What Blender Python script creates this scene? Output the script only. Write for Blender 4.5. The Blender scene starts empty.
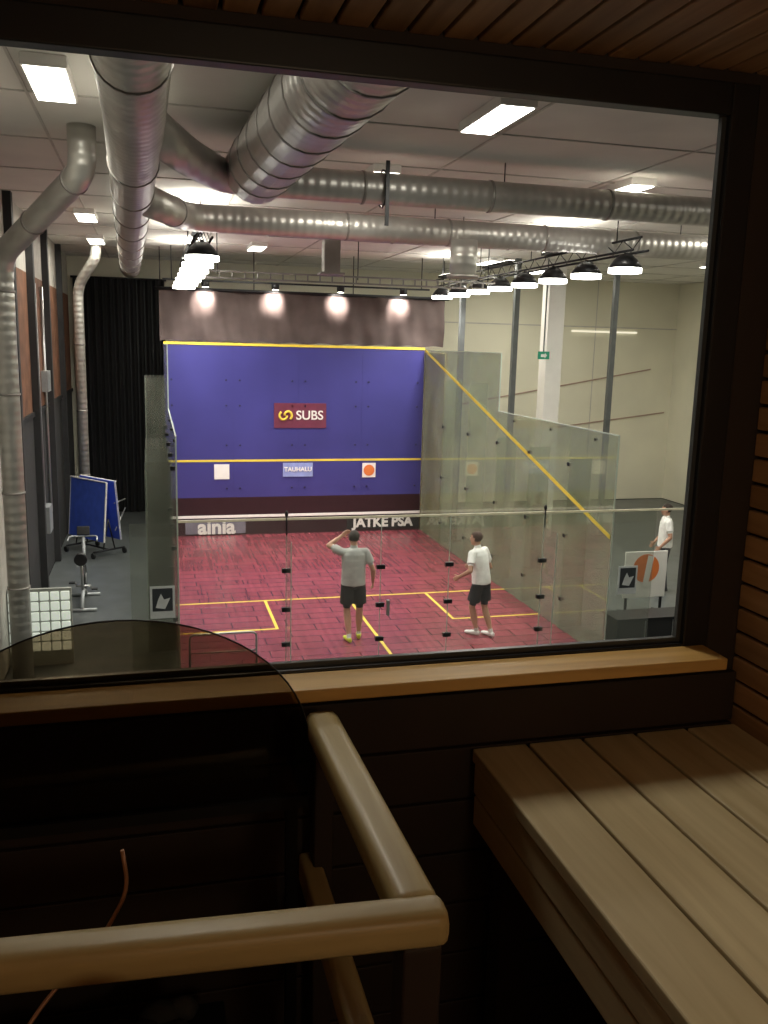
import bpy, bmesh, math, random
import numpy as np
from mathutils import Vector, Matrix
random.seed(4)
H=4.64
sc=bpy.context.scene
COL=sc.collection
try:
    sc.view_settings.view_transform='Standard'
    sc.view_settings.look='None'
except Exception: pass

# ---------------------------------------------------------------- materials
def base_mat(name):
    m=bpy.data.materials.new(name); m.use_nodes=True
    nt=m.node_tree; nt.nodes.clear()
    out=nt.nodes.new('ShaderNodeOutputMaterial')
    return m,nt,out
def plain(name,col,rough=.6,metal=0,nscale=6,nvar=.12,bump=0,bscale=40,emis=None,estr=0,spec=.5):
    m,nt,out=base_mat(name)
    p=nt.nodes.new('ShaderNodeBsdfPrincipled')
    tc=nt.nodes.new('ShaderNodeTexCoord')
    n=nt.nodes.new('ShaderNodeTexNoise'); n.inputs['Scale'].default_value=nscale; n.inputs['Detail'].default_value=4
    nt.links.new(tc.outputs['Object'],n.inputs['Vector'])
    r=nt.nodes.new('ShaderNodeValToRGB')
    a=[max(0,c*(1-nvar)) for c in col]; b=[min(1,c*(1+nvar)) for c in col]
    r.color_ramp.elements[0].position=.3; r.color_ramp.elements[1].position=.7
    r.color_ramp.elements[0].color=(*a,1); r.color_ramp.elements[1].color=(*b,1)
    nt.links.new(n.outputs['Fac'],r.inputs['Fac']); nt.links.new(r.outputs['Color'],p.inputs['Base Color'])
    p.inputs['Roughness'].default_value=rough; p.inputs['Metallic'].default_value=metal
    p.inputs['Specular IOR Level'].default_value=spec
    if bump:
        n2=nt.nodes.new('ShaderNodeTexNoise'); n2.inputs['Scale'].default_value=bscale
        nt.links.new(tc.outputs['Object'],n2.inputs['Vector'])
        bp=nt.nodes.new('ShaderNodeBump'); bp.inputs['Strength'].default_value=bump; bp.inputs['Distance'].default_value=.01
        nt.links.new(n2.outputs['Fac'],bp.inputs['Height']); nt.links.new(bp.outputs['Normal'],p.inputs['Normal'])
    if emis:
        p.inputs['Emission Color'].default_value=(*emis,1); p.inputs['Emission Strength'].default_value=estr
    nt.links.new(p.outputs[0],out.inputs[0])
    return m
def wood(name,c1,c2,axis=1,rough=.55,var=.25,fine=28,knots=0):
    m,nt,out=base_mat(name)
    p=nt.nodes.new('ShaderNodeBsdfPrincipled')
    tc=nt.nodes.new('ShaderNodeTexCoord'); mp=nt.nodes.new('ShaderNodeMapping')
    s=[fine]*3; s[axis]=1.6
    mp.inputs['Scale'].default_value=s
    geo=nt.nodes.new('ShaderNodeNewGeometry')
    add=nt.nodes.new('ShaderNodeVectorMath'); add.operation='ADD'
    comb=nt.nodes.new('ShaderNodeCombineXYZ')
    mul=nt.nodes.new('ShaderNodeMath'); mul.operation='MULTIPLY'; mul.inputs[1].default_value=37
    nt.links.new(geo.outputs['Random Per Island'],mul.inputs[0])
    for i in range(3): nt.links.new(mul.outputs[0],comb.inputs[i])
    nt.links.new(tc.outputs['Object'],mp.inputs['Vector'])
    nt.links.new(mp.outputs[0],add.inputs[0]); nt.links.new(comb.outputs[0],add.inputs[1])
    n=nt.nodes.new('ShaderNodeTexNoise'); n.inputs['Scale'].default_value=1.0; n.inputs['Detail'].default_value=5; n.inputs['Distortion'].default_value=.6
    nt.links.new(add.outputs[0],n.inputs['Vector'])
    r=nt.nodes.new('ShaderNodeValToRGB')
    r.color_ramp.elements[0].position=.3; r.color_ramp.elements[1].position=.72
    r.color_ramp.elements[0].color=(*c2,1); r.color_ramp.elements[1].color=(*c1,1)
    nt.links.new(n.outputs['Fac'],r.inputs['Fac'])
    mr=nt.nodes.new('ShaderNodeMapRange'); mr.inputs['To Min'].default_value=1-var; mr.inputs['To Max'].default_value=1+var*.5
    nt.links.new(geo.outputs['Random Per Island'],mr.inputs['Value'])
    hs=nt.nodes.new('ShaderNodeHueSaturation')
    nt.links.new(mr.outputs[0],hs.inputs['Value']); nt.links.new(r.outputs[0],hs.inputs['Color'])
    last=hs.outputs[0]
    if knots:
        vo=nt.nodes.new('ShaderNodeTexVoronoi'); vo.inputs['Scale'].default_value=1
        m3=nt.nodes.new('ShaderNodeMapping'); s2=[knots*1.6]*3; s2[axis]=knots*.7; m3.inputs['Scale'].default_value=s2
        nt.links.new(tc.outputs['Object'],m3.inputs[0]); nt.links.new(m3.outputs[0],vo.inputs['Vector'])
        kr=nt.nodes.new('ShaderNodeValToRGB'); kr.color_ramp.elements[0].position=.05; kr.color_ramp.elements[0].color=(.35,.22,.12,1)
        kr.color_ramp.elements[1].position=.16; kr.color_ramp.elements[1].color=(1,1,1,1)
        nt.links.new(vo.outputs['Distance'],kr.inputs[0])
        mk=nt.nodes.new('ShaderNodeMixRGB'); mk.blend_type='MULTIPLY'; mk.inputs[0].default_value=1
        nt.links.new(last,mk.inputs[1]); nt.links.new(kr.outputs[0],mk.inputs[2]); last=mk.outputs[0]
    nt.links.new(last,p.inputs['Base Color'])
    bp=nt.nodes.new('ShaderNodeBump'); bp.inputs['Strength'].default_value=.25; bp.inputs['Distance'].default_value=.003
    nt.links.new(n.outputs['Fac'],bp.inputs['Height']); nt.links.new(bp.outputs['Normal'],p.inputs['Normal'])
    p.inputs['Roughness'].default_value=rough
    nt.links.new(p.outputs[0],out.inputs[0])
    return m
def glass(name,tint,haze,hazecol,gloss=.06):
    m,nt,out=base_mat(name)
    t=nt.nodes.new('ShaderNodeBsdfTransparent'); t.inputs[0].default_value=(*tint,1)
    last=t
    if gloss>0:
        g=nt.nodes.new('ShaderNodeBsdfGlossy'); g.inputs['Roughness'].default_value=.03; g.inputs['Color'].default_value=(.9,.9,.9,1)
        lw=nt.nodes.new('ShaderNodeLayerWeight'); lw.inputs['Blend'].default_value=.25
        mm=nt.nodes.new('ShaderNodeMath'); mm.operation='MULTIPLY_ADD'; mm.inputs[1].default_value=gloss*5; mm.inputs[2].default_value=gloss
        nt.links.new(lw.outputs['Fresnel'],mm.inputs[0]); mm.use_clamp=True
        mx=nt.nodes.new('ShaderNodeMixShader'); nt.links.new(mm.outputs[0],mx.inputs[0])
        nt.links.new(t.outputs[0],mx.inputs[1]); nt.links.new(g.outputs[0],mx.inputs[2])
        last=mx
    if haze>0:
        d=nt.nodes.new('ShaderNodeBsdfDiffuse')
        tc=nt.nodes.new('ShaderNodeTexCoord'); n=nt.nodes.new('ShaderNodeTexNoise'); n.inputs['Scale'].default_value=1.3; n.inputs['Detail'].default_value=3
        nt.links.new(tc.outputs['Object'],n.inputs['Vector'])
        mr=nt.nodes.new('ShaderNodeMapRange'); mr.inputs['From Min'].default_value=.3; mr.inputs['From Max'].default_value=.7
        mr.inputs['To Min'].default_value=haze*.5; mr.inputs['To Max'].default_value=haze*1.4
        nt.links.new(n.outputs['Fac'],mr.inputs['Value'])
        d.inputs[0].default_value=(*hazecol,1)
        m2=nt.nodes.new('ShaderNodeMixShader'); nt.links.new(mr.outputs[0],m2.inputs[0])
        nt.links.new(last.outputs[0],m2.inputs[1]); nt.links.new(d.outputs[0],m2.inputs[2]); last=m2
    nt.links.new(last.outputs[0],out.inputs[0])
    return m
def emit(name,col,s):
    m,nt,out=base_mat(name)
    e=nt.nodes.new('ShaderNodeEmission'); e.inputs[0].default_value=(*col,1); e.inputs[1].default_value=s
    nt.links.new(e.outputs[0],out.inputs[0]); return m
def duct_mat(name,col,scale,axis):
    m,nt,out=base_mat(name)
    p=nt.nodes.new('ShaderNodeBsdfPrincipled'); p.inputs['Metallic'].default_value=.6; p.inputs['Roughness'].default_value=.40
    tc=nt.nodes.new('ShaderNodeTexCoord')
    w=nt.nodes.new('ShaderNodeTexWave'); w.bands_direction=axis; w.inputs['Scale'].default_value=scale; w.inputs['Distortion'].default_value=.3
    nt.links.new(tc.outputs['Object'],w.inputs['Vector'])
    bp=nt.nodes.new('ShaderNodeBump'); bp.inputs['Strength'].default_value=.4; bp.inputs['Distance'].default_value=.015
    nt.links.new(w.outputs['Fac'],bp.inputs['Height']); nt.links.new(bp.outputs['Normal'],p.inputs['Normal'])
    n=nt.nodes.new('ShaderNodeTexNoise'); n.inputs['Scale'].default_value=2.5
    nt.links.new(tc.outputs['Object'],n.inputs['Vector'])
    r=nt.nodes.new('ShaderNodeValToRGB'); r.color_ramp.elements[0].color=(*[c*.7 for c in col],1); r.color_ramp.elements[1].color=(*[min(1,c*1.25) for c in col],1)
    nt.links.new(n.outputs['Fac'],r.inputs['Fac']); nt.links.new(r.outputs[0],p.inputs['Base Color'])
    nt.links.new(p.outputs[0],out.inputs[0]); return m

# ---------------------------------------------------------------- mesh builder
class MB:
    def __init__(s,name): s.name=name; s.bm=bmesh.new(); s.mats=[]
    def mi(s,m):
        if m not in s.mats: s.mats.append(m)
        return s.mats.index(m)
    def box(s,c,size,m,rot=None,bev=0):
        bb=bmesh.new(); bmesh.ops.create_cube(bb,size=1)
        for v in bb.verts: v.co=Vector((v.co.x*size[0],v.co.y*size[1],v.co.z*size[2]))
        if bev: bmesh.ops.bevel(bb,geom=bb.edges[:],offset=bev,segments=3,affect='EDGES',profile=.6)
        R=rot if rot is not None else Matrix.Identity(3)
        k=s.mi(m); vm={}
        for v in bb.verts: vm[v]=s.bm.verts.new(R@v.co+Vector(c))
        for f in bb.faces:
            nf=s.bm.faces.new([vm[v] for v in f.verts]); nf.material_index=k; nf.smooth=bev>0.008
        bb.free(); return s
    def b2(s,x0,x1,y0,y1,z0,z1,m,bev=0):
        return s.box(((x0+x1)/2,(y0+y1)/2,(z0+z1)/2),(abs(x1-x0),abs(y1-y0),abs(z1-z0)),m,None,bev)
    def loft(s,rings,m,seg=16,cap=True,smooth=True):
        k=s.mi(m); R=[]
        for c,u,v in rings:
            R.append([s.bm.verts.new(Vector(c)+u*math.cos(2*math.pi*i/seg)+v*math.sin(2*math.pi*i/seg)) for i in range(seg)])
        for a,b in zip(R,R[1:]):
            for i in range(seg):
                f=s.bm.faces.new((a[i],a[(i+1)%seg],b[(i+1)%seg],b[i])); f.material_index=k; f.smooth=smooth
        if cap:
            for r,fl in ((R[0],True),(R[-1],False)):
                f=s.bm.faces.new(r[::-1] if fl else r); f.material_index=k
        return s
    def tube(s,pts,r,m,seg=14,cap=True,flat=None):
        P=[Vector(p) for p in pts]; n=len(P)
        rs=r if isinstance(r,(list,tuple)) else [r]*n
        T=[]
        for i in range(n):
            t=(P[min(i+1,n-1)]-P[max(i-1,0)]).normalized(); T.append(t)
        up=Vector((0,0,1)) if abs(T[0].z)<.9 else Vector((0,1,0))
        u=(up.cross(T[0])).normalized(); rings=[]
        for i in range(n):
            u=(u-T[i]*u.dot(T[i])).normalized(); v=T[i].cross(u)
            rings.append((P[i],u*rs[i],v*rs[i]))
        return s.loft(rings,m,seg,cap)
    def cyl(s,a,b,r,m,seg=14,r1=None): return s.tube([a,b],[r,r if r1 is None else r1],m,seg)
    def sph(s,c,r,m,seg=14):
        if not isinstance(r,(list,tuple)): r=(r,r,r)
        k=s.mi(m); g=bmesh.ops.create_uvsphere(s.bm,u_segments=seg,v_segments=max(6,seg//2+2),radius=1)
        for v in g['verts']: v.co=Vector((v.co.x*r[0],v.co.y*r[1],v.co.z*r[2]))+Vector(c)
        fs=set()
        for v in g['verts']:
            for f in v.link_faces: fs.add(f)
        for f in fs: f.material_index=k; f.smooth=True
        return s
    def poly(s,pts,m):
        f=s.bm.faces.new([s.bm.verts.new(Vector(p)) for p in pts]); f.material_index=s.mi(m); return s
    def prism(s,pts,off,m):
        a=[s.bm.verts.new(Vector(p)) for p in pts]; b=[s.bm.verts.new(Vector(p)+Vector(off)) for p in pts]
        k=s.mi(m); n=len(a)
        fs=[s.bm.faces.new(a),s.bm.faces.new(b[::-1])]
        for i in range(n): fs.append(s.bm.faces.new((a[i],b[i],b[(i+1)%n],a[(i+1)%n])))
        for f in fs: f.material_index=k
        return s
    def done(s,parent=None):
        bmesh.ops.recalc_face_normals(s.bm,faces=s.bm.faces[:])
        xs=[v.co for v in s.bm.verts]
        lo=Vector((min(v.x for v in xs),min(v.y for v in xs),min(v.z for v in xs)))
        hi=Vector((max(v.x for v in xs),max(v.y for v in xs),max(v.z for v in xs)))
        c=(lo+hi)/2; c.z=lo.z
        for v in s.bm.verts: v.co-=c
        me=bpy.data.meshes.new(s.name); s.bm.to_mesh(me); s.bm.free()
        for m in s.mats: me.materials.append(m)
        o=bpy.data.objects.new(s.name,me); o.location=c; COL.objects.link(o)
        if parent: setpar(o,parent)
        return o
def setpar(o,p):
    bpy.context.view_layer.update()
    o.parent=p; o.matrix_parent_inverse=p.matrix_world.inverted()
def text(name,body,loc,size,mat,parent,bold=0,rz=0):
    cu=bpy.data.curves.new(name,'FONT'); cu.body=body; cu.size=size; cu.align_x='CENTER'; cu.align_y='CENTER'; cu.extrude=.003; cu.offset=bold
    cu.materials.append(mat)
    o=bpy.data.objects.new(name,cu); o.location=loc; o.rotation_euler=(math.pi/2,0,rz); COL.objects.link(o)
    if parent: setpar(o,parent)
    return o
def bend(pts,rad=.35,n=6):
    P=[Vector(p) for p in pts]; out=[P[0]]
    for i in range(1,len(P)-1):
        a,b,c=P[i-1],P[i],P[i+1]
        r=min(rad,(a-b).length*.45,(c-b).length*.45)
        p0=b+(a-b).normalized()*r; p1=b+(c-b).normalized()*r
        for k in range(n+1):
            t=k/n; out.append(p0*(1-t)**2+b*2*t*(1-t)+p1*t*t)
    out.append(P[-1]); return out
def area(name,loc,sx,sy,power,col,rot=(0,0,0),spread=math.pi,parent=None):
    l=bpy.data.lights.new(name,'AREA'); l.shape='RECTANGLE'; l.size=sx; l.size_y=sy; l.energy=power; l.color=col; l.spread=spread
    o=bpy.data.objects.new(name,l); o.location=loc; o.rotation_euler=rot; COL.objects.link(o)
    if parent: setpar(o,parent)
    return o

# ---------------------------------------------------------------- palette
W_WALL=wood('sauna_panel_wood',(.66,.41,.22),(.46,.27,.13),1,.6,.2)
W_CEIL=wood('sauna_ceiling_wood',(.48,.30,.17),(.31,.18,.10),1,.6,.2)
W_BENCH=wood('bench_wood',(.64,.53,.31),(.47,.36,.19),1,.5,.15,28,2.2)
W_RAIL=wood('rail_wood_y',(.54,.43,.20),(.38,.28,.12),1,.42,.06,18,5)
W_RAILX=wood('rail_wood_x',(.52,.41,.19),(.36,.26,.11),0,.42,.06,18,5)
W_SILL=wood('sill_wood',(.70,.43,.14),(.50,.28,.08),0,.45,.05)
DARK=plain('dark_brown_panel',(.03,.018,.012),.7)
FRAME=plain('window_frame_black',(.012,.012,.014),.4)
BLACK=plain('black_matte',(.012,.012,.013),.6)
BLACKM=plain('black_metal',(.02,.02,.022),.4,.5)
WGLASS=glass('window_glass',(.97,.98,.97),0,(1,1,1),0)
SMOKE=glass('smoked_glass',(.55,.49,.40),0,(1,1,1),.02)
G_SIDE=glass('court_glass',(.90,.92,.89),.07,(.50,.52,.46),.05)
G_SIDEH=glass('court_glass_hazy',(.78,.82,.73),.20,(.55,.60,.44),.06)
G_BACK=glass('court_back_glass',(.95,.97,.95),.03,(.7,.72,.65),.03)
GEDGE=plain('glass_edge',(.45,.52,.45),.2)
CEIL=plain('hall_ceiling_paint',(.76,.74,.69),.9,nscale=1.2,nvar=.07)
WALLW=plain('hall_white_wall',(.82,.79,.64),.8,nscale=.8,nvar=.06)
WALLG=plain('hall_grey_wall',(.46,.44,.40),.8)
BRICK=plain('brown_red_wall',(.17,.075,.04),.8,nscale=3,nvar=.35)
FLOORG=plain('hall_floor_vinyl',(.095,.105,.105),.35,nscale=3,nvar=.2)
BLUE=plain('front_wall_blue',(.054,.052,.225),.3,nscale=.7,nvar=.12)
DKRED=plain('tin_upper_dark',(.030,.012,.016),.4)
YEL=plain('line_yellow',(.78,.60,.07),.5,nvar=.03)
WHITE=plain('white_paint',(.85,.83,.80),.5,nvar=.03)
MAROON=plain('maroon_sign',(.15,.028,.06),.5)
LBLUE=plain('light_blue_sign',(.28,.34,.66),.5)
ORANGE=plain('orange_print',(.75,.20,.05),.5)
DRAPE=plain('mauve_drape',(.092,.068,.064),.95,nscale=3,nvar=.15)
TAN=plain('tan_panel',(.42,.30,.10),.6)
POST=plain('grey_post',(.12,.13,.13),.5,.2)
DM_Y=duct_mat('duct_metal_y',(.54,.52,.49),2.2,'Y')
DM_X=duct_mat('duct_metal_x',(.54,.52,.49),2.6,'X')
DM_Z=duct_mat('duct_metal_z',(.60,.59,.55),2.6,'Z')
DM_P=plain('duct_metal_dull',(.36,.34,.32),.45,.6,2,.25)
STEEL=plain('steel',(.5,.5,.5),.35,.9)
LAMP=emit('lamp_diffuser',(1,.95,.84),16)
LAMPC=emit('court_lamp_lens',(1,.95,.88),20)

def court_floor_mat():
    m,nt,out=base_mat('court_floor_red')
    p=nt.nodes.new('ShaderNodeBsdfPrincipled'); tc=nt.nodes.new('ShaderNodeTexCoord')
    mp=nt.nodes.new('ShaderNodeMapping'); mp.inputs['Scale'].default_value=(9,.5,1)
    nt.links.new(tc.outputs['Object'],mp.inputs[0])
    n=nt.nodes.new('ShaderNodeTexNoise'); n.inputs['Scale'].default_value=1.5; n.inputs['Detail'].default_value=5
    nt.links.new(mp.outputs[0],n.inputs['Vector'])
    r=nt.nodes.new('ShaderNodeValToRGB'); r.color_ramp.elements[0].position=.3; r.color_ramp.elements[1].position=.7
    r.color_ramp.elements[0].color=(.20,.036,.052,1); r.color_ramp.elements[1].color=(.33,.068,.092,1)
    nt.links.new(n.outputs['Fac'],r.inputs[0])
    b=nt.nodes.new('ShaderNodeTexBrick'); b.inputs['Scale'].default_value=1; b.inputs['Brick Width'].default_value=.9; b.inputs['Row Height'].default_value=.30
    b.inputs['Mortar Size'].default_value=.012; b.inputs['Color1'].default_value=(1,1,1,1); b.inputs['Color2'].default_value=(.78,.78,.78,1); b.inputs['Mortar'].default_value=(.45,.45,.45,1)
    nt.links.new(tc.outputs['Object'],b.inputs['Vector'])
    mx=nt.nodes.new('ShaderNodeMixRGB'); mx.blend_type='MULTIPLY'; mx.inputs[0].default_value=1
    nt.links.new(r.outputs[0],mx.inputs[1]); nt.links.new(b.outputs['Color'],mx.inputs[2])
    nt.links.new(mx.outputs[0],p.inputs['Base Color']); p.inputs['Roughness'].default_value=.26
    nt.links.new(p.outputs[0],out.inputs[0]); return m
CFLOOR=court_floor_mat()

# ================================================================= SAUNA
SX0,SX1,SY0,SY1=-1.6,1.235,-1.7,1.60
SZ0,SZ1=2.89,H+.536
def board_wall(name,horizontal_axis,a0,a1,z0,z1,fixed,sign,pitch,mat,thick=.018):
    mb=MB(name)
    z=z0
    while z<z1-.005:
        zt=min(z+pitch-.007,z1)
        if horizontal_axis=='Y': mb.b2(fixed,fixed+sign*thick,a0,a1,z,zt,mat,.005)
        else: mb.b2(a0,a1,fixed,fixed+sign*thick,z,zt,mat,.005)
        z+=pitch
    return mb
mb=board_wall('wall_right','Y',SY0,SY1,SZ0,SZ1,SX1,1,.055,W_WALL)
mb.b2(SX1+.012,SX1+.10,SY0-.1,SY1,SZ0-.1,SZ1+.1,DARK); mb.done()
mb=board_wall('wall_left','Y',SY0,SY1,SZ0,SZ1,SX0,-1,.055,W_WALL)
mb.b2(SX0-.012,SX0-.10,SY0-.1,SY1,SZ0-.1,SZ1+.1,DARK); mb.done()
mb=board_wall('wall_back','X',SX0,SX1,SZ0,SZ1,SY0,-1,.055,W_WALL)
mb.b2(SX0,SX1,SY0-.012,SY0-.10,SZ0-.1,SZ1+.1,DARK); mb.done()
mb=MB('ceiling')
x=SX0
while x<SX1-.01:
    mb.b2(x,min(x+.056,SX1),SY0,SY1,SZ1,SZ1+.015,W_CEIL,.004); x+=.064
mb.b2(SX0,SX1,SY0,SY1,SZ1+.012,SZ1+.08,DARK); mb.done()
mb=MB('floor'); mb.b2(SX0,SX1,SY0,SY1,SZ0-.1,SZ0,plain('sauna_tile',(.05,.045,.04),.5)); mb.done()
WX0,WX1,WZ0,WZ1=-1.2,1.092,H-.612,H+.452
HX0,HX1,HY1,HZ1=-2.05,16.0,25.0,H+2.1
mb=MB('wall_front')
fr=.060
mb.b2(HX0,WX0-fr,1.6,1.70,0,HZ1,DARK)
mb.b2(WX1+fr,HX1,1.6,1.70,0,HZ1,DARK)
mb.b2(WX0-fr,WX1+fr,1.6,1.70,0,WZ0-.03,DARK)
mb.b2(WX0-fr,WX1+fr,1.6,1.70,WZ1+fr,HZ1,DARK)
mb.done()
mb=MB('window_1')
f0,f1=1.580,1.618
mb.b2(WX1,WX1+fr,f0,f1,WZ0-.03,WZ1+fr,FRAME,.004)
mb.b2(WX0-fr,WX0,f0,f1,WZ0-.03,WZ1+fr,FRAME,.004)
mb.b2(WX0,WX1,f0,f1,WZ1,WZ1+fr,FRAME,.004)
mb.b2(WX0,WX1,f0,f1,WZ0-.03,WZ0,FRAME,.004)
mb.b2(WX0,WX1,1.606,1.610,WZ0,WZ1,WGLASS)
bead=plain('frame_bead_grey',(.05,.055,.06),.35)
mb.b2(WX1-.010,WX1,1.594,1.606,WZ0,WZ1,bead); mb.b2(WX0,WX1-.01,1.594,1.606,WZ0,WZ0+.010,bead)
mb.done()
mb=MB('trim_sill'); mb.b2(WX0-.2,1.140,1.490,1.579,WZ0-.030,WZ0-.005,W_SILL,.004); mb.done()
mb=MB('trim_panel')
us=plain('shaded_under_sill_board',(.028,.016,.010),.65)  # shade below the sill is put into this dark board colour
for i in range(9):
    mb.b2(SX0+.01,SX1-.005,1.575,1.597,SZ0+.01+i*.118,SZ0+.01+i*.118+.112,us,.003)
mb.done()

mb=MB('sauna_bench')
bx=.615; bw=.117; bz=H-.80
for i in range(5):
    mb.b2(bx+i*(bw+.007),bx+i*(bw+.007)+bw,-1.65,1.565,bz-.028,bz,W_BENCH,.005)
mb.b2(bx+.004,bx+.028,-1.64,1.56,bz-.095,bz-.032,W_BENCH,.004)
mb.b2(bx+.006,bx+.030,-1.64,1.56,bz-.165,bz-.101,W_BENCH,.004)
for y in (-1.5,-.4,.6,1.5):
    mb.b2(bx+.04,1.22,y-.03,y+.03,bz-.1,bz-.03,DARK)
    mb.b2(bx+.04,bx+.10,y-.03,y+.03,SZ0,bz-.1,DARK); mb.b2(1.15,1.21,y-.03,y+.03,SZ0,bz-.1,DARK)
mb.done()

mb=MB('stove_railing')
rx=.288; ry=.895; rt=H-.650
def rail(a,b,w,h,m,bev=.018):
    a=Vector(a); b=Vector(b); L=(b-a).length
    if abs((b-a).y)>abs((b-a).x):
        ang=-math.atan2((b-a).x,(b-a).y); mb.box((a+b)/2,(w,L,h),m,Matrix.Rotation(ang,3,'Z'),bev)
    else:
        ang=math.atan((b-a).y/(b-a).x); mb.box((a+b)/2,(L,w,h),m,Matrix.Rotation(ang,3,'Z'),bev)
rail((rx+.008,ry+.012,rt-.026),(rx-.004,1.482,rt-.026),.058,.050,W_RAIL)
rail((-1.0,ry+.080,rt-.025),(rx+.040,ry,rt-.025),.052,.046,W_RAILX,.017)
mb.b2(rx-.018,rx+.030,ry-.02,ry+.03,SZ0,rt-.045,DARK,.006)
mb.b2(-1.02,-.97,ry+.055,ry+.105,SZ0,rt-.045,W_RAIL,.006)
rail((rx-.01,ry+.03,rt-.36),(rx-.01,1.56,rt-.36),.04,.06,W_RAIL,.01)
rail((-.97,ry+.075,rt-.36),(rx-.03,ry,rt-.36),.04,.06,W_RAILX,.01)
mb.b2(rx-.010,rx+.028,1.50,1.55,SZ0,rt-.055,DARK,.006)
mb.done()
mb=MB('heat_screen')
cx,cz,a,b=-.065,H-.70,.322,.245
ysx=1.45
pts=[(cx-a,ysx,H-.80)]
for i in range(33):
    t=math.pi-math.pi*i/32; pts.append((cx+a*math.cos(t),ysx,cz+b*math.sin(t)))
pts.append((cx+a,ysx,H-.80))
mb.prism(pts,(0,.006,0),SMOKE)
mb.tube([Vector(p)+Vector((0,.003,0)) for p in pts[1:-1]],.0016,BLACKM,6)
mb.b2(cx-a,cx+a,ysx-.008,ysx+.014,H-.82,H-.80,BLACKM)
mb.b2(cx-a,cx-a+.02,ysx-.008,ysx+.014,SZ0,H-.82,BLACKM); mb.b2(cx+a-.04,cx+a-.02,ysx-.008,ysx+.014,SZ0,H-.82,BLACKM)
mb.done()
stone=plain('stove_stone',(.02,.019,.018),.85,nscale=9,nvar=.5)
sto=plain('stove_black_steel',(.008,.008,.008),.5,.3)
mb=MB('sauna_stove')
sz=H-1.15
mb.b2(-.48,.08,1.02,1.38,SZ0+.12,sz-.05,sto,.01)
mb.b2(-.50,.10,1.0,1.40,sz-.05,sz,sto,.006)
for sx in (-.44,.04):
    for sy in (1.05,1.35): mb.b2(sx-.02,sx+.02,sy-.02,sy+.02,SZ0,SZ0+.13,sto)
for i in range(70):
    r=random.uniform(.025,.045)
    mb.sph((random.uniform(-.44,.04),random.uniform(1.05,1.34),sz+random.uniform(0,.05)),(r,r*random.uniform(.7,1),r*.75),stone,8)
mb.done()
mb=MB('stove_cable')
cp=plain('copper_cable',(.35,.16,.08),.4,.2)
mb.tube(bend([(-.052,1.12,H-.67),(-.045,1.12,H-.73),(-.085,1.10,H-.79),(-.15,1.06,H-.83),(-.20,1.0,H-.88),(-.26,.98,H-1.05)],.05),.0028,cp,8); mb.done()
mb=MB('sauna_wall_lamp')
lx,ly,lz=1.16,-1.30,5.0
mb.b2(SX1-.03,SX1,ly-.09,ly+.09,lz-.12,lz+.12,W_WALL,.01)
mb.sph((SX1-.06,ly,lz),(.06,.07,.09),emit('lamp_globe',(1,.7,.35),4)); sl=mb.done()
l=bpy.data.lights.new('sauna_bulb','POINT'); l.energy=13; l.color=(1,.82,.57); l.shadow_soft_size=.08
o=bpy.data.objects.new('sauna_bulb',l); o.location=(.62,-1.0,4.90); COL.objects.link(o); setpar(o,sl)
# ================================================================= HALL SHELL
mb=MB('floor_hall'); mb.b2(HX0,HX1,1.70,HY1,-.2,-.02,FLOORG); mb.done()
mb=MB('ceiling_hall'); mb.b2(HX0,HX1,1.70,HY1,HZ1,HZ1+.15,CEIL)
cb=plain('ceiling_joint',(.55,.53,.49),.9)
for i in range(12):
    y=3+i*1.9; mb.b2(HX0,HX1,y,y+.025,HZ1-.012,HZ1,cb)
for i in range(8):
    x=-1+i*2.2; mb.b2(x,x+.025,1.8,HY1,HZ1-.012,HZ1,cb)
mb.done()
LOW=plain('dark_lower_wall',(.03,.03,.032),.7)
mb=MB('wall_hall_left')
mb.b2(HX0-.15,HX0,1.70,13.2,0,HZ1,WALLG); mb.b2(HX0-.15,HX0,13.2,HY1,3.3,HZ1-1.0,BRICK); mb.b2(HX0-.15,HX0,13.2,HY1,HZ1-1.0,HZ1,WALLG); mb.b2(HX0-.15,HX0,13.2,HY1,0,3.3,LOW)
for y in (14.5,16.8,19.2,22): mb.b2(HX0,HX0+.12,y,y+.18,0,HZ1,LOW)
mb.b2(HX0,HX0+.04,13.2,HY1,3.25,3.33,BLACK)
mb.done()
mb=MB('wall_hall_right'); mb.b2(HX1,HX1+.15,1.70,HY1,0,HZ1,WALLW); mb.done()
mb=MB('wall_hall_back'); mb.b2(HX0,HX1,HY1,HY1+.15,0,HZ1,WALLW)
red=plain('faint_court_line',(.46,.33,.26),.6)
mb.prism([(8.6,HY1-.005,2.9),(15.2,HY1-.005,4.1),(15.2,HY1-.005,4.14),(8.6,HY1-.005,2.94)],(0,-.02,0),red)
mb.prism([(11.5,HY1-.005,2.2),(15.8,HY1-.005,2.75),(15.8,HY1-.005,2.79),(11.5,HY1-.005,2.24)],(0,-.02,0),red)
for x in (10.5,13.2):
    mb.b2(x,x+.02,HY1-.01,HY1,0,HZ1,cb)
mb.b2(7.0,HX1,HY1-.02,HY1,5.35,5.38,cb)
mb.b2(12.4,14.6,HY1-.06,HY1-.02,5.2,5.25,emit('wall_strip_light',(1,.9,.7),1.0))
mb.done()
mb=MB('black_curtain')
pts=[]
n=60
for i in range(n+1):
    x=-1.9+i*(2.3)/n; pts.append((x,24.7+.06*math.sin(i*1.25)))
for i in range(n):
    a=pts[i]; b=pts[i+1]; mb.poly([(a[0],a[1],0),(b[0],b[1],0),(b[0],b[1],6.2),(a[0],a[1],6.2)],BLACK)
mb.cyl((-1.95,24.7,6.2),(.45,24.7,6.2),.03,BLACKM); mb.done()

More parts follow.
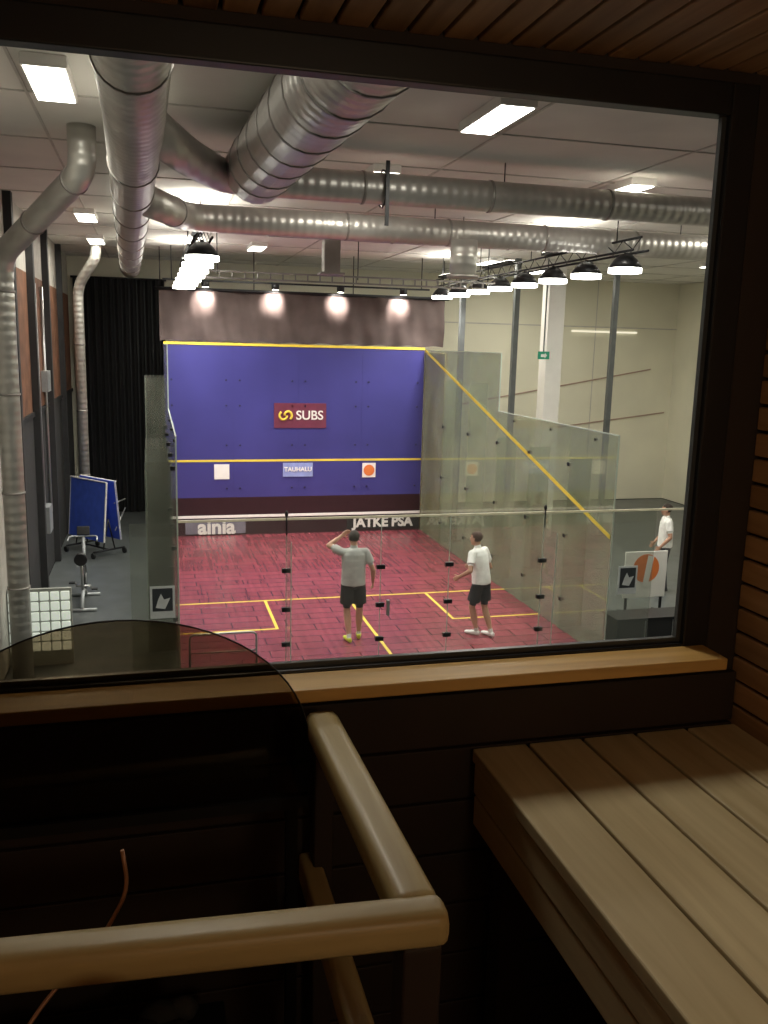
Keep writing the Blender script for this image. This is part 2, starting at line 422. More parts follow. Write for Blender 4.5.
# ================================================================= COURT
CX0,CX1,CY0,CY1=.30,6.62,11.58,21.33
mb=MB('court_floor'); mb.b2(CX0,CX1,CY0,CY1,-.02,0,CFLOOR)
t=.05
def fl(x0,x1,y0,y1): mb.b2(x0,x1,y0,y1,0,.004,YEL)
SL=CY1-5.75
fl(CX0,CX1,SL-t,SL)
fl((CX0+CX1)/2-t/2,(CX0+CX1)/2+t/2,CY0,SL-t)
for s,e in ((CX0,1),(CX1,-1)):
    xi=s+e*1.65
    fl(min(xi,xi-e*t),max(xi,xi-e*t),SL-t-1.6,SL-t)
    fl(min(s,xi),max(s,xi),SL-t-1.6-t,SL-t-1.6)
mb.done()
mb=MB('court_front_wall')
mb.b2(CX0,CX1,CY1,CY1+.05,.93,4.62,BLUE)
mb.b2(CX0,CX1,CY1,CY1+.05,.47,.93,DKRED)
mb.b2(CX0,CX1,CY1-.03,CY1+.05,.43,.49,WHITE)
mb.b2(CX0,CX1,CY1-.02,CY1+.05,0,.43,DKRED)
mb.b2(CX0,CX1,CY1-.015,CY1,4.56,4.62,YEL)
mb.b2(CX0,CX1,CY1-.008,CY1,1.80,1.85,YEL)
jn=plain('joint_blue',(.045,.043,.20),.4)
for i in range(1,4):
    x=CX0+i*(CX1-CX0)/4; mb.b2(x-.006,x+.006,CY1-.004,CY1,.93,4.55,jn)
dot=plain('blue_bolt',(.02,.02,.08),.4)
for i in range(0,5):
    x=CX0+i*(CX1-CX0)/4
    for dx in (-.16,.16):
        if CX0<x+dx<CX1:
            for z in (1.15,2.2,3.15,3.75): mb.cyl((x+dx,CY1-.02,z),(x+dx,CY1,z),.026,dot,10)
mb.b2(2.86,4.14,CY1-.02,CY1,2.62,3.22,MAROON)
mb.b2(1.42,1.78,CY1-.02,CY1,1.38,1.74,WHITE)
mb.b2(3.08,3.82,CY1-.02,CY1,1.42,1.76,LBLUE)
mb.b2(5.08,5.42,CY1-.02,CY1,1.38,1.74,WHITE)
mb.cyl((5.25,CY1-.03,1.56),(5.25,CY1-.02,1.56),.14,ORANGE,20)
mb.b2(.72,2.16,CY1-.035,CY1-.02,.04,.40,plain('grey_tin_ad',(.20,.19,.24),.5))
mb.b2(4.7,6.60,CY1-.035,CY1-.02,.06,.40,BLACK)
for s in (1,-1):
    P=[]
    for i in range(13):
        a=math.radians(-60+i*20); P.append((3.14+s*.06+s*.10*math.cos(a)*.9,CY1-.03,2.92+s*.10*math.sin(a)))
    mb.tube(P,.028,YEL,8)
fw=mb.done()
text('sign_text','SUBS',(3.73,CY1-.03,2.92),.31,WHITE,fw,.004)
text('small_text','TAUHALU',(3.45,CY1-.03,1.60),.15,WHITE,fw,.004)
text('tin_text_left','ainia',(1.46,CY1-.045,.20),.50,WHITE,fw,.016)
text('tin_text_right','JATKE PSA',(5.64,CY1-.045,.22),.34,WHITE,fw,.014)

def sidewall(name,X,out,mats):
    mb=MB(name)
    th=.012
    yf=CY1-.06
    ys=[yf,19.7,18.0,16.3]
    for a,b in zip(ys,ys[1:]): mb.b2(X,X+out*th,b+.006,a-.006,0,4.55,mats)
    ys2=[16.3,14.75,13.15,CY0+.02]
    for a,b in zip(ys2,ys2[1:]): mb.b2(X,X+out*th,b+.006,a-.006,0,3.42,mats)
    mb.b2(X,X+out*.02,16.3,yf,4.55,4.565,GEDGE); mb.b2(X,X+out*.02,CY0+.02,16.3,3.42,3.435,GEDGE)
    mb.b2(X,X+out*.02,16.29,16.31,3.42,4.56,GEDGE); mb.b2(X,X+out*.02,CY0+.01,CY0+.02,0,3.43,GEDGE)
    for y in (19.7,18.0,16.3,14.75,13.15):
        hh=3.9 if y>16.4 else 2.9
        mb.b2(X+out*.02,X+out*.42,y-.006,y+.006,0,hh,mats)
        mb.b2(X+out*.42,X+out*.423,y-.006,y+.006,0,hh,GEDGE)
        for z in (.5,1.6,2.8):
            mb.b2(X-out*.010,X+out*.06,y-.035,y+.035,z-.03,z+.03,BLACKM,.004)
    for y in (12.3,13.9,15.5): mb.cyl((X-out*.01,y,3.3),(X+out*.03,y,3.3),.022,BLACKM,10)
    return mb
mb=sidewall('court_side_glass',CX1,1,G_SIDEH)
L0=(CX1-.004,CY1-.06,4.585); L1=(CX1-.004,CY0+.05,1.93)
mb.prism([L0,(L0[0],L0[1],L0[2]-.065),(L1[0],L1[1],L1[2]-.065),L1],(-.006,0,0),YEL)
mb.done()
mb=sidewall('court_side_glass',CX0,-1,G_SIDE); mb.done()
mb=MB('court_back_glass')
bj=[CX0,1.72,3.05,4.06,5.5,CX1]
for a,b in zip(bj,bj[1:]): mb.b2(a+.006,b-.006,CY0-.012,CY0,0,2.30,G_BACK)
cream=plain('top_edge_cream',(.75,.70,.52),.4)
mb.b2(CX0,CX1+1.7,CY0-.016,CY0+.004,2.30,2.33,cream)
for x in (1.72,5.5):
    mb.b2(x-.006,x+.006,CY0-.45,CY0-.015,0,2.1,G_BACK); mb.b2(x-.006,x+.006,CY0-.455,CY0-.45,0,2.1,GEDGE)
    mb.cyl((x,CY0-.03,2.1),(x,CY0-.03,2.38),.010,BLACKM); mb.sph((x,CY0-.03,2.39),(.025,.025,.045),BLACKM)
for x in bj[1:-1]:
    for z in (.55,1.05,1.6) : mb.b2(x-.06,x+.06,CY0-.04,CY0+.02,z-.03,z+.03,BLACKM,.004)
    mb.b2(x-.004,x+.004,CY0-.014,CY0+.002,0,2.3,GEDGE)
mb.b2(3.14,3.18,CY0-.07,CY0-.012,.9,1.12,STEEL)
mb.b2(CX0-.62,CX0-.02,CY0-.012,CY0,0,2.3,G_SIDE); mb.b2(CX1+.02,CX1+.72,CY0-.012,CY0,0,2.3,G_SIDE)
mb.done()
pg=plain('poster_grey',(.55,.58,.58),.5); pd=plain('poster_dark',(.03,.035,.04),.5)
for X in (CX0-.22,CX1+.30):
    mb=MB('wall_poster'); y=CY0-.02
    mb.b2(X-.16,X+.16,y-.006,y,1.02,1.46,pg)
    mb.b2(X-.13,X+.13,y-.010,y-.006,1.12,1.43,pd)
    mb.prism([(X-.09,y-.012,1.17),(X+.03,y-.012,1.15),(X+.10,y-.012,1.30),(X+.02,y-.012,1.28),(X-.02,y-.012,1.36),(X-.06,y-.012,1.27)],(0,-.002,0),pg)
    mb.done()

mb=MB('wall_drape')
nx,nz=150,12
x0,x1=.22,7.15; z0,z1=4.64,5.80
vs=[[None]*(nz+1) for _ in range(nx+1)]
for i in range(nx+1):
    for j in range(nz+1):
        u=i/nx; v=j/nz
        y=CY1+.14+.045*math.sin(u*46+math.sin(u*9)*2.5+.6*math.sin(v*4))*(1-.6*v)+.018*math.sin(u*110+v*3)+.02*math.sin(v*9+u*20)
        vs[i][j]=mb.bm.verts.new((x0+u*(x1-x0),y,z0+v*(z1-z0)+.015*math.sin(u*60)*(1-v)))
k=mb.mi(DRAPE)
for i in range(nx):
    for j in range(nz):
        f=mb.bm.faces.new((vs[i][j],vs[i+1][j],vs[i+1][j+1],vs[i][j+1])); f.material_index=k; f.smooth=True
mb.cyl((x0-.1,CY1+.14,z1+.02),(x1+.1,CY1+.14,z1+.02),.04,BLACKM)
for x in (.25,2.4,4.8,7.1): mb.cyl((x,CY1+.14,z1),(x,CY1+.14,HZ1),.012,BLACKM)
dr=mb.done()
mb=MB('curtain_spotlight')
dl=[1.25,2.85,4.4,5.95]
for x in dl:
    mb.cyl((x,CY1-.28,5.86),(x,CY1-.28,5.98),.09,BLACKM); mb.cyl((x,CY1-.28,5.855),(x,CY1-.28,5.86),.07,LAMPC)
mb.b2(.3,6.6,CY1-.31,CY1-.25,5.98,6.02,BLACKM)
for x in (.5,6.4): mb.cyl((x,CY1-.28,6.0),(x,CY1-.28,HZ1),.012,BLACKM)
ds=mb.done()
for x in dl:
    l=bpy.data.lights.new('curtain_spot','SPOT'); l.energy=420; l.color=(1,.88,.80); l.spot_size=math.radians(72); l.spot_blend=1; l.shadow_soft_size=.05
    o=bpy.data.objects.new('curtain_spot',l); o.location=(x,CY1-.28,5.84); o.rotation_euler=(math.radians(64),0,0); COL.objects.link(o); setpar(o,ds)
mb=MB('tan_pillar'); mb.b2(CX1+.03,CX1+.09,19.8,CY1-.1,0,4.50,TAN,.01); mb.b2(CX1+.03,CX1+.55,CY1+.02,CY1+.08,0,4.50,TAN,.01); mb.b2(CX1+.03,CX1+.10,CY1-.1,CY1+.08,0,4.5,TAN)
mb.done()

for X,y00,nl in ((.75,13.3,7),(6.75,12.0,8)):
    mb=MB('lighting_truss')
    zt=H+1.42; ya=y00-.4
    for dx,dz in ((-.12,0),(.12,0),(0,.18)):
        mb.cyl((X+dx,ya,zt+dz),(X+dx,21.0,zt+dz),.018,BLACKM,8)
    n=18
    for i in range(n):
        y0=ya+i*(21-ya)/n; y1=y0+(21-ya)/n
        mb.cyl((X-.12,y0,zt),(X,y1,zt+.18),.008,BLACKM,6); mb.cyl((X,y0,zt+.18),(X+.12,y1,zt),.008,BLACKM,6)
    for y in (y00+.3,15.4,18,20.5): mb.cyl((X,y,zt+.18),(X,y,HZ1),.01,BLACKM,6)
    sgn=1 if X<3 else -1
    for i in range(nl):
        y=y00+i*(20.5-y00)/(nl-1)
        mb.cyl((X,y,zt),(X,y,zt-.05),.03,BLACKM,10)
        mb.tube([(X,y,zt-.03),(X,y,zt-.10),(X,y,zt-.22)],[.09,.17,.25],BLACKM,18)
        mb.cyl((X,y,zt-.222),(X,y,zt-.285),.24,LAMPC,18)
    for i in range(3):  # strip fixtures invented on the truss to brighten the hall ceiling
        y=14.1+i*2.9; mb.b2(X-.08,X+.08,y-.7,y+.7,zt+.20,zt+.25,BLACKM); mb.b2(X-.07,X+.07,y-.68,y+.68,zt+.25,zt+.255,LAMP)
    tr=mb.done()
    for i in range(3): area('added_uplight_fill',(X,14.1+i*2.9,zt+.27),.14,1.3,22,(1,.96,.88),(math.pi,0,0),math.pi,tr)  # upward fill lights, added for the ceiling
    for i in range(3):
        area('court_flood',(X,14.0+i*2.9,zt-.31),.5,1.8,112,(1,.93,.88),(0,math.radians(-18*sgn),0),math.radians(140),tr)

fix=[(-.73,8.1),(3.05,7.9),(2.75,11.1),(5.9,10.7),(-1.0,16.4),(-1.05,20.2),(9.5,8.0),(9.5,12.5),(12.8,10.5),(9.4,16.0),(12.8,18.5),(7.9,20.5),(10.0,22.2),(.2,3.8),(5.5,4.2),(2.3,20.0)]
for x,y in fix:
    mb=MB('ceiling_light'); mb.b2(x-.17,x+.17,y-.53,y+.53,HZ1-.09,HZ1,WHITE,.01)
    mb.b2(x-.15,x+.15,y-.50,y+.50,HZ1-.096,HZ1-.088,LAMP); cl=mb.done()
    area('tube_glow',(x,y,HZ1-.11),.3,1.0,60 if x>7 else 42,(1,.94,.83),(0,0,0),math.pi,cl)

# ================================================================= DUCTS
def duct(name,pts,r,m,rad=.4,flange=1.2,hang=None,seg=22,start=True):
    P=bend(pts,rad); mb=MB(name); mb.tube(P,r,m,seg)
    for a,b in zip([Vector(p) for p in pts],[Vector(p) for p in pts[1:]]):
        L=(b-a).length; d=(b-a).normalized(); k=1
        while k*flange<L-.2:
            c=a+d*k*flange; mb.tube([c-d*.015,c+d*.015],r+.010,DM_P,seg); k+=1
    if hang:
        for h in hang: mb.cyl((h[0],h[1],h[2]+r*.9),(h[0],h[1],HZ1),.008,BLACKM,6)
    return mb
duct('ventilation_duct',[(-.04,2.2,H+1.54),(-.07,7,H+1.56),(-.40,21.5,H+1.60)],.22,DM_Y,.4,1.6,[(-.05,5,H+1.5),(-.12,9,H+1.5),(-.27,15,H+1.5)]).done()
duct('ventilation_duct',[(1.42,2.0,H+1.74),(1.10,9.6,H+1.74)],.33,DM_Y,.4,.55,[(1.22,6,H+1.6)]).done()
duct('ventilation_duct',[(-.05,7.2,H+1.62),(.36,8.7,H+1.66),(.82,10,H+1.72),(15.8,10.0,H+1.72)],.17,DM_X,.35,1.5,[(4,10,H+1.7),(8,10,H+1.7)]).done()
duct('ventilation_duct',[(-.15,10.4,H+1.55),(.50,12.4,H+1.60),(1.2,12.6,H+1.63),(15.8,12.6,H+1.63)],.18,DM_X,.35,1.5,[(4,12.6,H+1.6),(8,12.6,H+1.6)]).done()
duct('ventilation_duct',[(1.8,14.2,H+1.74),(15.8,14.2,H+1.74)],.12,DM_X,.3,2.0,[(5,14.2,H+1.75)]).done()
mb=MB('ventilation_duct')
mb.tube([(4.35,12.3,H+1.50),(4.35,12.3,H+1.02)],.19,DM_Z,20); mb.tube([(4.35,12.3,H+1.02),(4.35,12.3,H+.98)],.23,DM_P,20); mb.done()
mb=MB('ventilation_duct')
mb.b2(2.68,2.94,14.1,14.34,H+1.12,H+1.62,DM_P,.01); mb.b2(2.62,3.00,14.04,14.40,H+1.09,H+1.12,DM_P); mb.done()
mb=MB('pipe_bracket')
mb.b2(2.53,2.57,9.77,9.80,H+1.30,H+1.98,BLACKM); mb.tube([(2.55,10+.20*math.cos(a*.524),H+1.72+.20*math.sin(a*.524)) for a in range(13)],.012,BLACKM,6); mb.done()
duct('ventilation_duct',[(-1.80,12.4,0),(-1.80,12.4,H+1.0),(-.62,9.9,H+1.66),(-.62,9.9,HZ1)],.14,DM_Z,.35,1.3).done()
duct('ventilation_duct',[(-1.55,21.5,0),(-1.55,21.5,H+1.15),(-1.1,20.9,H+1.75),(-1.1,20.9,HZ1)],.115,DM_Z,.3,1.5).done()
mb=MB('cable_tray')
for dz in (0,.12): mb.b2(.95,6.55,16.6,16.65,H+1.12+dz,H+1.15+dz,DM_P)
for i in range(24): x=1.0+i*.23; mb.b2(x,x+.02,16.6,16.65,H+1.12,H+1.26,DM_P)
for x in (1.2,3.8,6.4): mb.cyl((x,16.62,H+1.2),(x,16.62,HZ1),.01,BLACKM,6)
mb.done()

mb=MB('white_column'); mb.b2(9.2,9.62,19.8,20.2,0,HZ1,WHITE,.02); mb.done()
for x in (7.1,8.45,11.05):
    mb=MB('steel_post'); mb.b2(x-.06,x+.06,19.94,20.06,0,HZ1,POST); mb.b2(x-.15,x+.15,19.85,20.15,0,.03,POST); mb.done()
mb=MB('exit_sign'); mb.b2(8.92,9.20,19.62,19.66,4.42,4.60,emit('exit_green',(.08,.45,.25),.5)); mb.b2(9.04,9.07,19.63,19.65,4.60,HZ1,POST)
mb.prism([(8.98,19.615,4.47),(9.08,19.615,4.47),(9.08,19.615,4.44),(9.14,19.615,4.51),(9.08,19.615,4.57),(9.08,19.615,4.54),(8.98,19.615,4.54)],(0,-.004,0),WHITE); mb.done()
mb=MB('black_cabinet'); mb.b2(7.1,8.6,12.05,12.5,-.02,.42,BLACK,.01); mb.b2(7.08,8.62,12.03,12.52,.42,.45,BLACKM,.005)
for x in (7.6,8.1): mb.b2(x-.004,x+.004,12.04,12.05,.02,.4,STEEL)
mb.done()
mb=MB('advertising_board'); X,Y=8.50,13.6
mb.b2(X-.42,X+.42,Y,Y+.03,.30,1.15,WHITE,.01)
mb.cyl((X,Y-.008,.84),(X,Y,.84),.26,ORANGE,30)
mb.prism([(X-.06,Y-.012,.5),(X+.05,Y-.012,.5),(X+.14,Y-.012,1.06),(X+.02,Y-.012,1.08)],(0,-.004,0),WHITE)
for sx in (-.35,.35): mb.b2(X+sx-.02,X+sx+.02,Y-.2,Y+.25,-.02,.02,BLACKM); mb.b2(X+sx-.02,X+sx+.02,Y,Y+.03,-.02,.3,BLACKM)
mb.done()

mb=MB('table_tennis_table')
TB=plain('table_blue',(.06,.12,.60),.45)
Rz=Matrix.Rotation(math.radians(38),3,'Z'); tc_=Vector((-1.28,20.0,0))
def tp(x,y,z): return tc_+Rz@Vector((x,y,z))
for k,(dx,tilt) in enumerate(((-.16,5),(.16,-5))):
    R=Rz@Matrix.Rotation(math.radians(tilt),3,'Y')
    mb.box(tp(dx,0,.98),(.03,1.30,1.30),TB,R,.004)
    for yy in (-.64,.64): mb.box(tp(dx,yy,.98),(.034,.02,1.30),WHITE,R)
    mb.box(tp(dx*.75,0,1.63),(.034,1.30,.02),WHITE,R)
for y in (-.5,.5):
    mb.cyl(tp(-.4,y,.12),tp(.4,y,.12),.02,BLACKM); mb.cyl(tp(-.15,y,.12),tp(0,y,.8),.015,BLACKM); mb.cyl(tp(.15,y,.12),tp(0,y,.8),.015,BLACKM)
    for x in (-.4,.4): mb.cyl(tp(x-.02,y,.045),tp(x+.02,y,.045),.065,BLACK,14); mb.cyl(tp(x,y,.05),tp(x,y,.13),.012,BLACKM)
mb.cyl(tp(0,-.5,.12),tp(0,.5,.12),.02,BLACKM)
mb.cyl(tp(.1,-.6,1.15),tp(.6,-.3,1.15),.014,STEEL); mb.cyl(tp(.1,-.6,.55),tp(.6,-.3,.95),.014,STEEL)
mb.done()
mb=MB('exercise_bike'); bx_,by_=-1.25,16.0
GR=plain('bike_grey',(.35,.37,.38),.4,.3)
def bp(x,y,z): return (bx_+x,by_+y,z)
for y in (-.5,.5): mb.cyl(bp(-.25,y,.01),bp(.25,y,.01),.03,GR)
mb.tube(bend([bp(0,-.5,.03),bp(0,-.1,.28),bp(0,.5,.05)],.15),.035,GR)
mb.tube([bp(-.03,.28,.38),bp(.03,.28,.38)],.24,BLACKM,24); mb.tube([bp(-.035,.28,.38),bp(.035,.28,.38)],.10,GR,20)
mb.cyl(bp(0,-.12,.25),bp(0,-.28,.85),.025,STEEL); mb.tube([bp(0,-.42,.88),bp(0,-.28,.90),bp(0,-.1,.88)],[.11,.09,.03],BLACK)
mb.cyl(bp(0,.25,.35),bp(0,.42,1.12),.03,GR)
mb.tube(bend([bp(-.25,.12,1.10),bp(-.24,.35,1.14),bp(0,.42,1.12),bp(.24,.35,1.14),bp(.25,.12,1.10)],.08),.016,GR,8)
mb.box(bp(0,.44,1.22),(.22,.05,.16),BLACK,Matrix.Rotation(-.4,3,'X'),.01)
mb.cyl(bp(-.12,.02,.30),bp(.12,.02,.30),.02,STEEL)
for s in (-1,1): mb.cyl(bp(s*.12,.02,.30),bp(s*.12,.02+s*.13,.30-s*.10),.012,STEEL); mb.box(bp(s*.18,.02+s*.13,.30-s*.10),(.10,.09,.02),BLACK)
mb.done()
mb=MB('pale_block_grid')
GB=plain('emissive_block',(.75,.78,.70),.15,emis=(.85,.92,.82),estr=.45,nscale=14)  # grid of pale blocks with a mild emission of their own
GM=plain('block_backing',(.35,.36,.33),.8)
gy=12.9
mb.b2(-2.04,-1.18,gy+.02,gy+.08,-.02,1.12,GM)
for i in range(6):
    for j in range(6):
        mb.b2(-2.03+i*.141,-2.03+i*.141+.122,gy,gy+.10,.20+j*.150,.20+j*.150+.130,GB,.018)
mb.done()
mb=MB('steel_barrier')
mb.tube(bend([(.40,11.0,-.02),(.40,11.0,.95),(1.25,11.0,.95),(1.25,11.0,-.02)],.08),.014,STEEL,8)
mb.cyl((.40,11.0,.7),(1.25,11.0,.7),.010,STEEL,8); mb.done()
mb=MB('wall_conduit')
for y in (17.5,18.6): mb.cyl((HX0+.04,y,1.2),(HX0+.04,y,5.6),.03,STEEL,8)
mb.b2(HX0,HX0+.15,17.3,17.8,1.0,1.5,GR); mb.b2(HX0,HX0+.12,18.3,18.8,3.6,4.0,GR); mb.done()

# ================================================================= PEOPLE
def person(name,loc,heading,J,shirtc,shortc,hairc,shoec,scale=1.0,long=False,lean=0,turn=0):
    V=Vector
    skin=plain(name+'_skin',(.50,.28,.19),.5,nvar=.05); sh=plain(name+'_shirt',shirtc,.9,nscale=12,nvar=.1); so=plain(name+'_shorts',shortc,.9)
    ha=plain(name+'_hair',hairc,.8); sho=plain(name+'_shoe',shoec,.5); sk=plain(name+'_sock',(.7,.7,.7),.9)
    mats=[skin,sh,so,ha,sho,sk]; SK,SH,SO,HA,SE,SC=range(6)
    mb=MB(name+'_tmp'); segs=[]
    def limb(a,b,r0,r1,lab,mid=None,lab2=None,split=None):
        a=V(a); b=V(b); n=5; P=[a.lerp(b,i/n) for i in range(n+1)]
        R=[r0+(r1-r0)*i/n for i in range(n+1)]
        if mid: R=[r+mid*math.sin(math.pi*min(1,(i/n)*1.3)) for i,r in enumerate(R)]
        mb.tube(P,R,skin,16); mb.sph(a,r0,skin,12); mb.sph(b,r1,skin,12)
        if split:
            m=a.lerp(b,split); segs.append((a,m,lab,r0)); segs.append((m,b,lab2,r1))
        else: segs.append((a,b,lab,(r0+r1)/2))
    def L(z): return lean*max(0,z-.95)
    T=[(.83,.10,.085),(.88,.155,.115),(.95,.178,.125),(1.05,.168,.120),(1.16,.172,.122),(1.28,.190,.128),(1.38,.194,.118),(1.44,.15,.095),(1.475,.085,.07)]
    mb.loft([((0,L(z),z),V((w,0,0)),V((0,d,0))) for z,w,d in T],skin,24)
    mb.loft([((0,L(z),z),V((w,0,0)),V((0,d,0))) for z,w,d in ((.90,.192,.142),(1.0,.190,.140),(1.15,.186,.136),(1.30,.192,.130))],skin,24)
    segs.append((V((-.07,0,.84)),V((.07,0,.84)),SO,.09))
    for x in (-.09,0,.09): segs.append((V((x,L(.97),.97)),V((x*.9,L(1.38),1.38)),SH,.11))
    segs.append((V((0,L(1.40),1.40)),V((0,L(1.455),1.455)),SH,.09))
    hc=V((0,L(1.63)+.02,1.635))
    limb((0,L(1.45)-.005,1.44),(0,hc.y-.015,1.56),.060,.052,SK)
    Rt=Matrix.Rotation(turn,3,'Z')
    def hp(x,y,z): return hc+Rt@V((x,y,z))
    ux=Rt@V((1,0,0)); uy=Rt@V((0,1,0))
    hr=[(-.115,.030,.030,.045),(-.095,.048,.055,.03),(-.06,.062,.078,.012),(-.02,.070,.090,.0),(.02,.075,.096,-.004),(.06,.072,.090,-.006),(.09,.055,.070,-.008),(.108,.030,.038,-.008),(.114,.008,.01,-.008)]
    mb.loft([(hp(0,o,z),ux*w,uy*d) for z,w,d,o in hr],skin,20)
    mb.sph(hp(0,.100,-.025),(.012,.020,.016),skin,8); mb.tube([hp(0,.085,.015),hp(0,.105,-.02)],[.008,.014],skin,8)
    for s in (-1,1): mb.sph(hp(s*.076,.0,-.015),(.012,.020,.032),skin,8)
    mb.sph(hp(0,-.018,.035),(.083,.098,.088),skin,16)
    segs.append((hp(0,0,-.06),hp(0,0,.05),-1,.08))
    for s,k in ((-1,'L'),(1,'R')):
        S=V((s*.185,L(1.42),1.415)); E=V(J['elb'+k]); Wr=V(J['wri'+k])
        limb(V((s*.10,L(1.40),1.40)),S,.075,.062,SH)
        limb(S,E,.052,.040,SH,.004,SK,.62)
        m=S.lerp(E,.62); mb.tube([S,m],[.066,.070],skin,16)
        limb(E,Wr,.040,.026,SK,.004)
        f=(Wr-E).normalized(); nrm=V(J.get('nrm'+k,(-s,0,0))); nrm=(nrm-f*nrm.dot(f)).normalized(); sd=f.cross(nrm)
        if sd.y<0: sd=-sd
        mb.loft([(Wr,sd*.027,nrm*.02),(Wr+f*.04,sd*.040,nrm*.016),(Wr+f*.085,sd*.041,nrm*.013),(Wr+f*.095,sd*.036,nrm*.010)],skin,14)
        for i,(o,ln) in enumerate(((.031,.070),(.011,.080),(-.010,.074),(-.030,.058))):
            b0=Wr+f*.085+sd*o; b1=b0+(f*.9+nrm*.25).normalized()*ln*.55; b2=b1+(f*.6+nrm*.75).normalized()*ln*.45
            mb.tube([b0,b1,b2],[.0098,.009,.0075],skin,8)
        t0=Wr+f*.025+sd*.03; t1=t0+(f*.6+sd*.7).normalized()*.04; t2=t1+(f*.9+sd*.25+nrm*.2).normalized()*.03
        mb.tube([t0,t1,t2],[.013,.011,.009],skin,8)
        segs.append((Wr,Wr+f*.17,SK,.03))
    for s,k in ((-1,'L'),(1,'R')):
        Hp=V((s*.095,0,.90)); K=V(J['kne'+k]); A=V(J['ank'+k]); td=V(J.get('toe'+k,(s*.15,1,0))).normalized()
        if long:
            limb(Hp,K,.098,.070,SO); limb(K,A,.070,.058,SO)
        else:
            limb(Hp,K,.088,.056,SO,.006,SK,.74)
            m=Hp.lerp(K,.74); mb.tube([Hp,Hp.lerp(K,.35),m],[.098,.106,.112],skin,18)
            limb(K,A,.052,.036,SK,.012,SC,.80)
        sdv=td.cross(V((0,0,1)))
        up=V((0,0,1))
        heel=V((A.x,A.y,0))-td*.065
        zz=A.z-.08
        fr=[(heel+up*(zz+.040),.030,.036),(heel+td*.06+up*(zz+.045),.038,.044),(heel+td*.14+up*(zz+.038),.042,.036),(heel+td*.21+up*(zz+.031),.046,.029),(heel+td*.26+up*(zz+.026),.036,.024),(heel+td*.28+up*(zz+.022),.015,.014)]
        mb.loft([(c,sdv*w,up*h) for c,w,h in fr],skin,16)
        segs.append((heel+up*(zz+.03),heel+td*.26+up*(zz+.03),SE,.045))
    bmesh.ops.recalc_face_normals(mb.bm,faces=mb.bm.faces[:])
    me=bpy.data.meshes.new('tmp'); mb.bm.to_mesh(me); mb.bm.free()
    to=bpy.data.objects.new('tmp',me); COL.objects.link(to)
    r=to.modifiers.new('r','REMESH'); r.mode='VOXEL'; r.voxel_size=.0075
    sm=to.modifiers.new('s','SMOOTH'); sm.factor=.5; sm.iterations=3
    dg=bpy.context.evaluated_depsgraph_get()
    nm=bpy.data.meshes.new_from_object(to.evaluated_get(dg))
    bpy.data.objects.remove(to)
    nf=len(nm.polygons); C=np.empty(nf*3); nm.polygons.foreach_get('center',C); C=C.reshape(-1,3)
    best=np.full(nf,1e9); lab=np.zeros(nf,int)
    for a,b,lb,rr in segs:
        a=np.array(a); b=np.array(b); d=b-a; t=np.clip(((C-a)@d)/(d@d+1e-9),0,1)
        dist=np.linalg.norm(C-(a+t[:,None]*d),axis=1)-rr
        w=dist<best; best[w]=dist[w]; lab[w]=lb
    Ri=np.array(Rt.inverted()); hl=(C-np.array(hc))@Ri.T
    hd=lab==-1
    hair=hd&((hl[:,2]>.055)|((hl[:,1]<-.005)&(hl[:,2]>-.045))|((hl[:,1]<.035)&(hl[:,2]>.01)&(abs(hl[:,0])<.09)))
    lab[hd]=SK; lab[hair]=HA
    nm.materials.clear()
    for m in mats: nm.materials.append(m)
    nm.polygons.foreach_set('material_index',lab.astype(np.int32)); nm.polygons.foreach_set('use_smooth',np.ones(nf,bool))
    bm=bmesh.new(); bm.from_mesh(nm)
    eyew=plain(name+'_eye',(.7,.7,.7),.3); eyed=plain(name+'_iris',(.04,.03,.02),.3); lip=plain(name+'_lip',(.35,.12,.10),.5)
    nm.materials.append(eyew); nm.materials.append(eyed); nm.materials.append(lip)
    def blob(c,r,mi):
        g=bmesh.ops.create_uvsphere(bm,u_segments=10,v_segments=8,radius=1)
        for v in g['verts']: v.co=Rt@V((v.co.x*r[0],v.co.y*r[1],v.co.z*r[2]))+c
        for f in {f for v in g['verts'] for f in v.link_faces}: f.material_index=mi; f.smooth=True
    for s in (-1,1):
        blob(hp(s*.030,.084,.004),(.013,.008,.008),6); blob(hp(s*.030,.091,.004),(.006,.004,.006),7); blob(hp(s*.030,.090,.022),(.017,.006,.004),3)
    blob(hp(0,.092,-.058),(.024,.008,.007),8)
    bm.to_mesh(nm); bm.free()
    nm.name=name
    o=bpy.data.objects.new(name,nm); o.location=loc; o.rotation_euler=(0,0,heading); o.scale=(scale,)*3
    COL.objects.link(o); return o
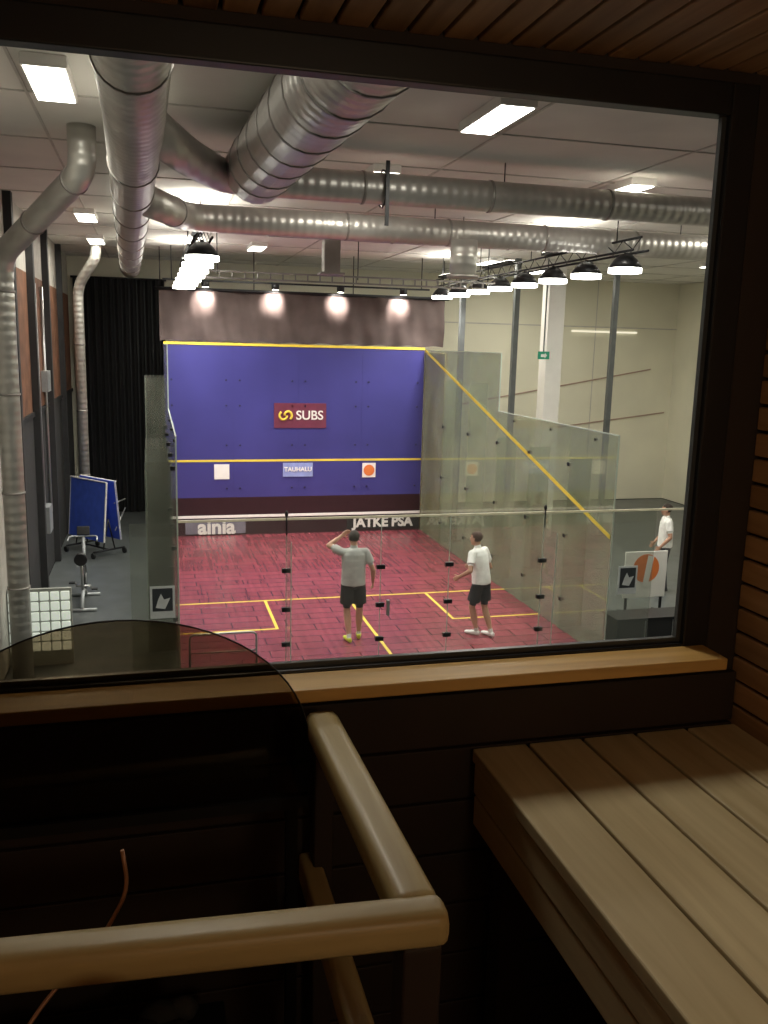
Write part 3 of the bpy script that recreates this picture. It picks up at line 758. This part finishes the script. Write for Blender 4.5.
person('squash_player',(3.02,13.13,.006),math.radians(-4),dict(
    elbL=(-.38,.10,1.50),wriL=(-.17,.15,1.64),nrmL=(0,-1,-.3),elbR=(.30,-.03,1.14),wriR=(.33,.12,.90),
    kneL=(-.09,.03,.49),ankL=(-.07,-.12,.085),toeL=(-.2,1,0),kneR=(.11,.04,.49),ankR=(.11,.06,.085)),
    (.45,.46,.45),(.014,.013,.016),(.03,.022,.018),(.62,.70,.05),1.02,turn=.15)
person('squash_player',(5.13,13.0,.006),math.radians(35),dict(
    elbL=(-.34,.0,1.16),wriL=(-.34,.22,1.02),elbR=(.27,.02,1.12),wriR=(.17,.28,1.10),
    kneL=(-.10,.10,.49),ankL=(-.06,.02,.085),kneR=(.09,-.02,.48),ankR=(.05,-.20,.085)),
    (.92,.92,.92),(.012,.012,.020),(.07,.035,.025),(.85,.85,.85),.98,lean=.18,turn=.25)
person('spectator',(9.75,15.0,-.014),math.radians(70),dict(
    elbL=(-.28,-.03,1.13),wriL=(-.26,.14,.93),elbR=(.28,-.03,1.13),wriR=(.26,.14,.93),
    kneL=(-.11,.03,.49),ankL=(-.12,-.03,.085),kneR=(.11,.03,.49),ankR=(.12,.02,.085)),
    (.85,.85,.83),(.05,.05,.06),(.03,.02,.015),(.1,.1,.1),1.0,long=True)
person('spectator',(7.9,16.9,-.014),math.radians(95),dict(
    elbL=(-.28,-.03,1.13),wriL=(-.20,.20,1.06),elbR=(.28,-.03,1.13),wriR=(.20,.20,1.06),
    kneL=(-.11,.03,.49),ankL=(-.12,-.03,.085),kneR=(.11,.03,.49),ankR=(.12,.02,.085)),
    (.10,.04,.035),(.04,.04,.05),(.05,.035,.02),(.1,.1,.1),.97,long=True)

# ---------------------------------------------------------------- world + camera
w=bpy.data.worlds.new('world'); sc.world=w; w.use_nodes=True
w.node_tree.nodes['Background'].inputs[0].default_value=(.02,.02,.025,1); w.node_tree.nodes['Background'].inputs[1].default_value=.3
cam=bpy.data.cameras.new('camera'); co=bpy.data.objects.new('camera',cam); COL.objects.link(co)
R=Matrix(((.9673,.0235,-.2526),(-.2525,.1856,-.9496),(.0246,.9824,.1855)))
co.rotation_mode='QUATERNION'; co.rotation_quaternion=R.to_quaternion().normalized(); co.location=(0,0,H)
cam.sensor_fit='VERTICAL'; cam.sensor_height=24; cam.lens=24*880/1024; cam.clip_start=.02; cam.clip_end=200
sc.camera=co
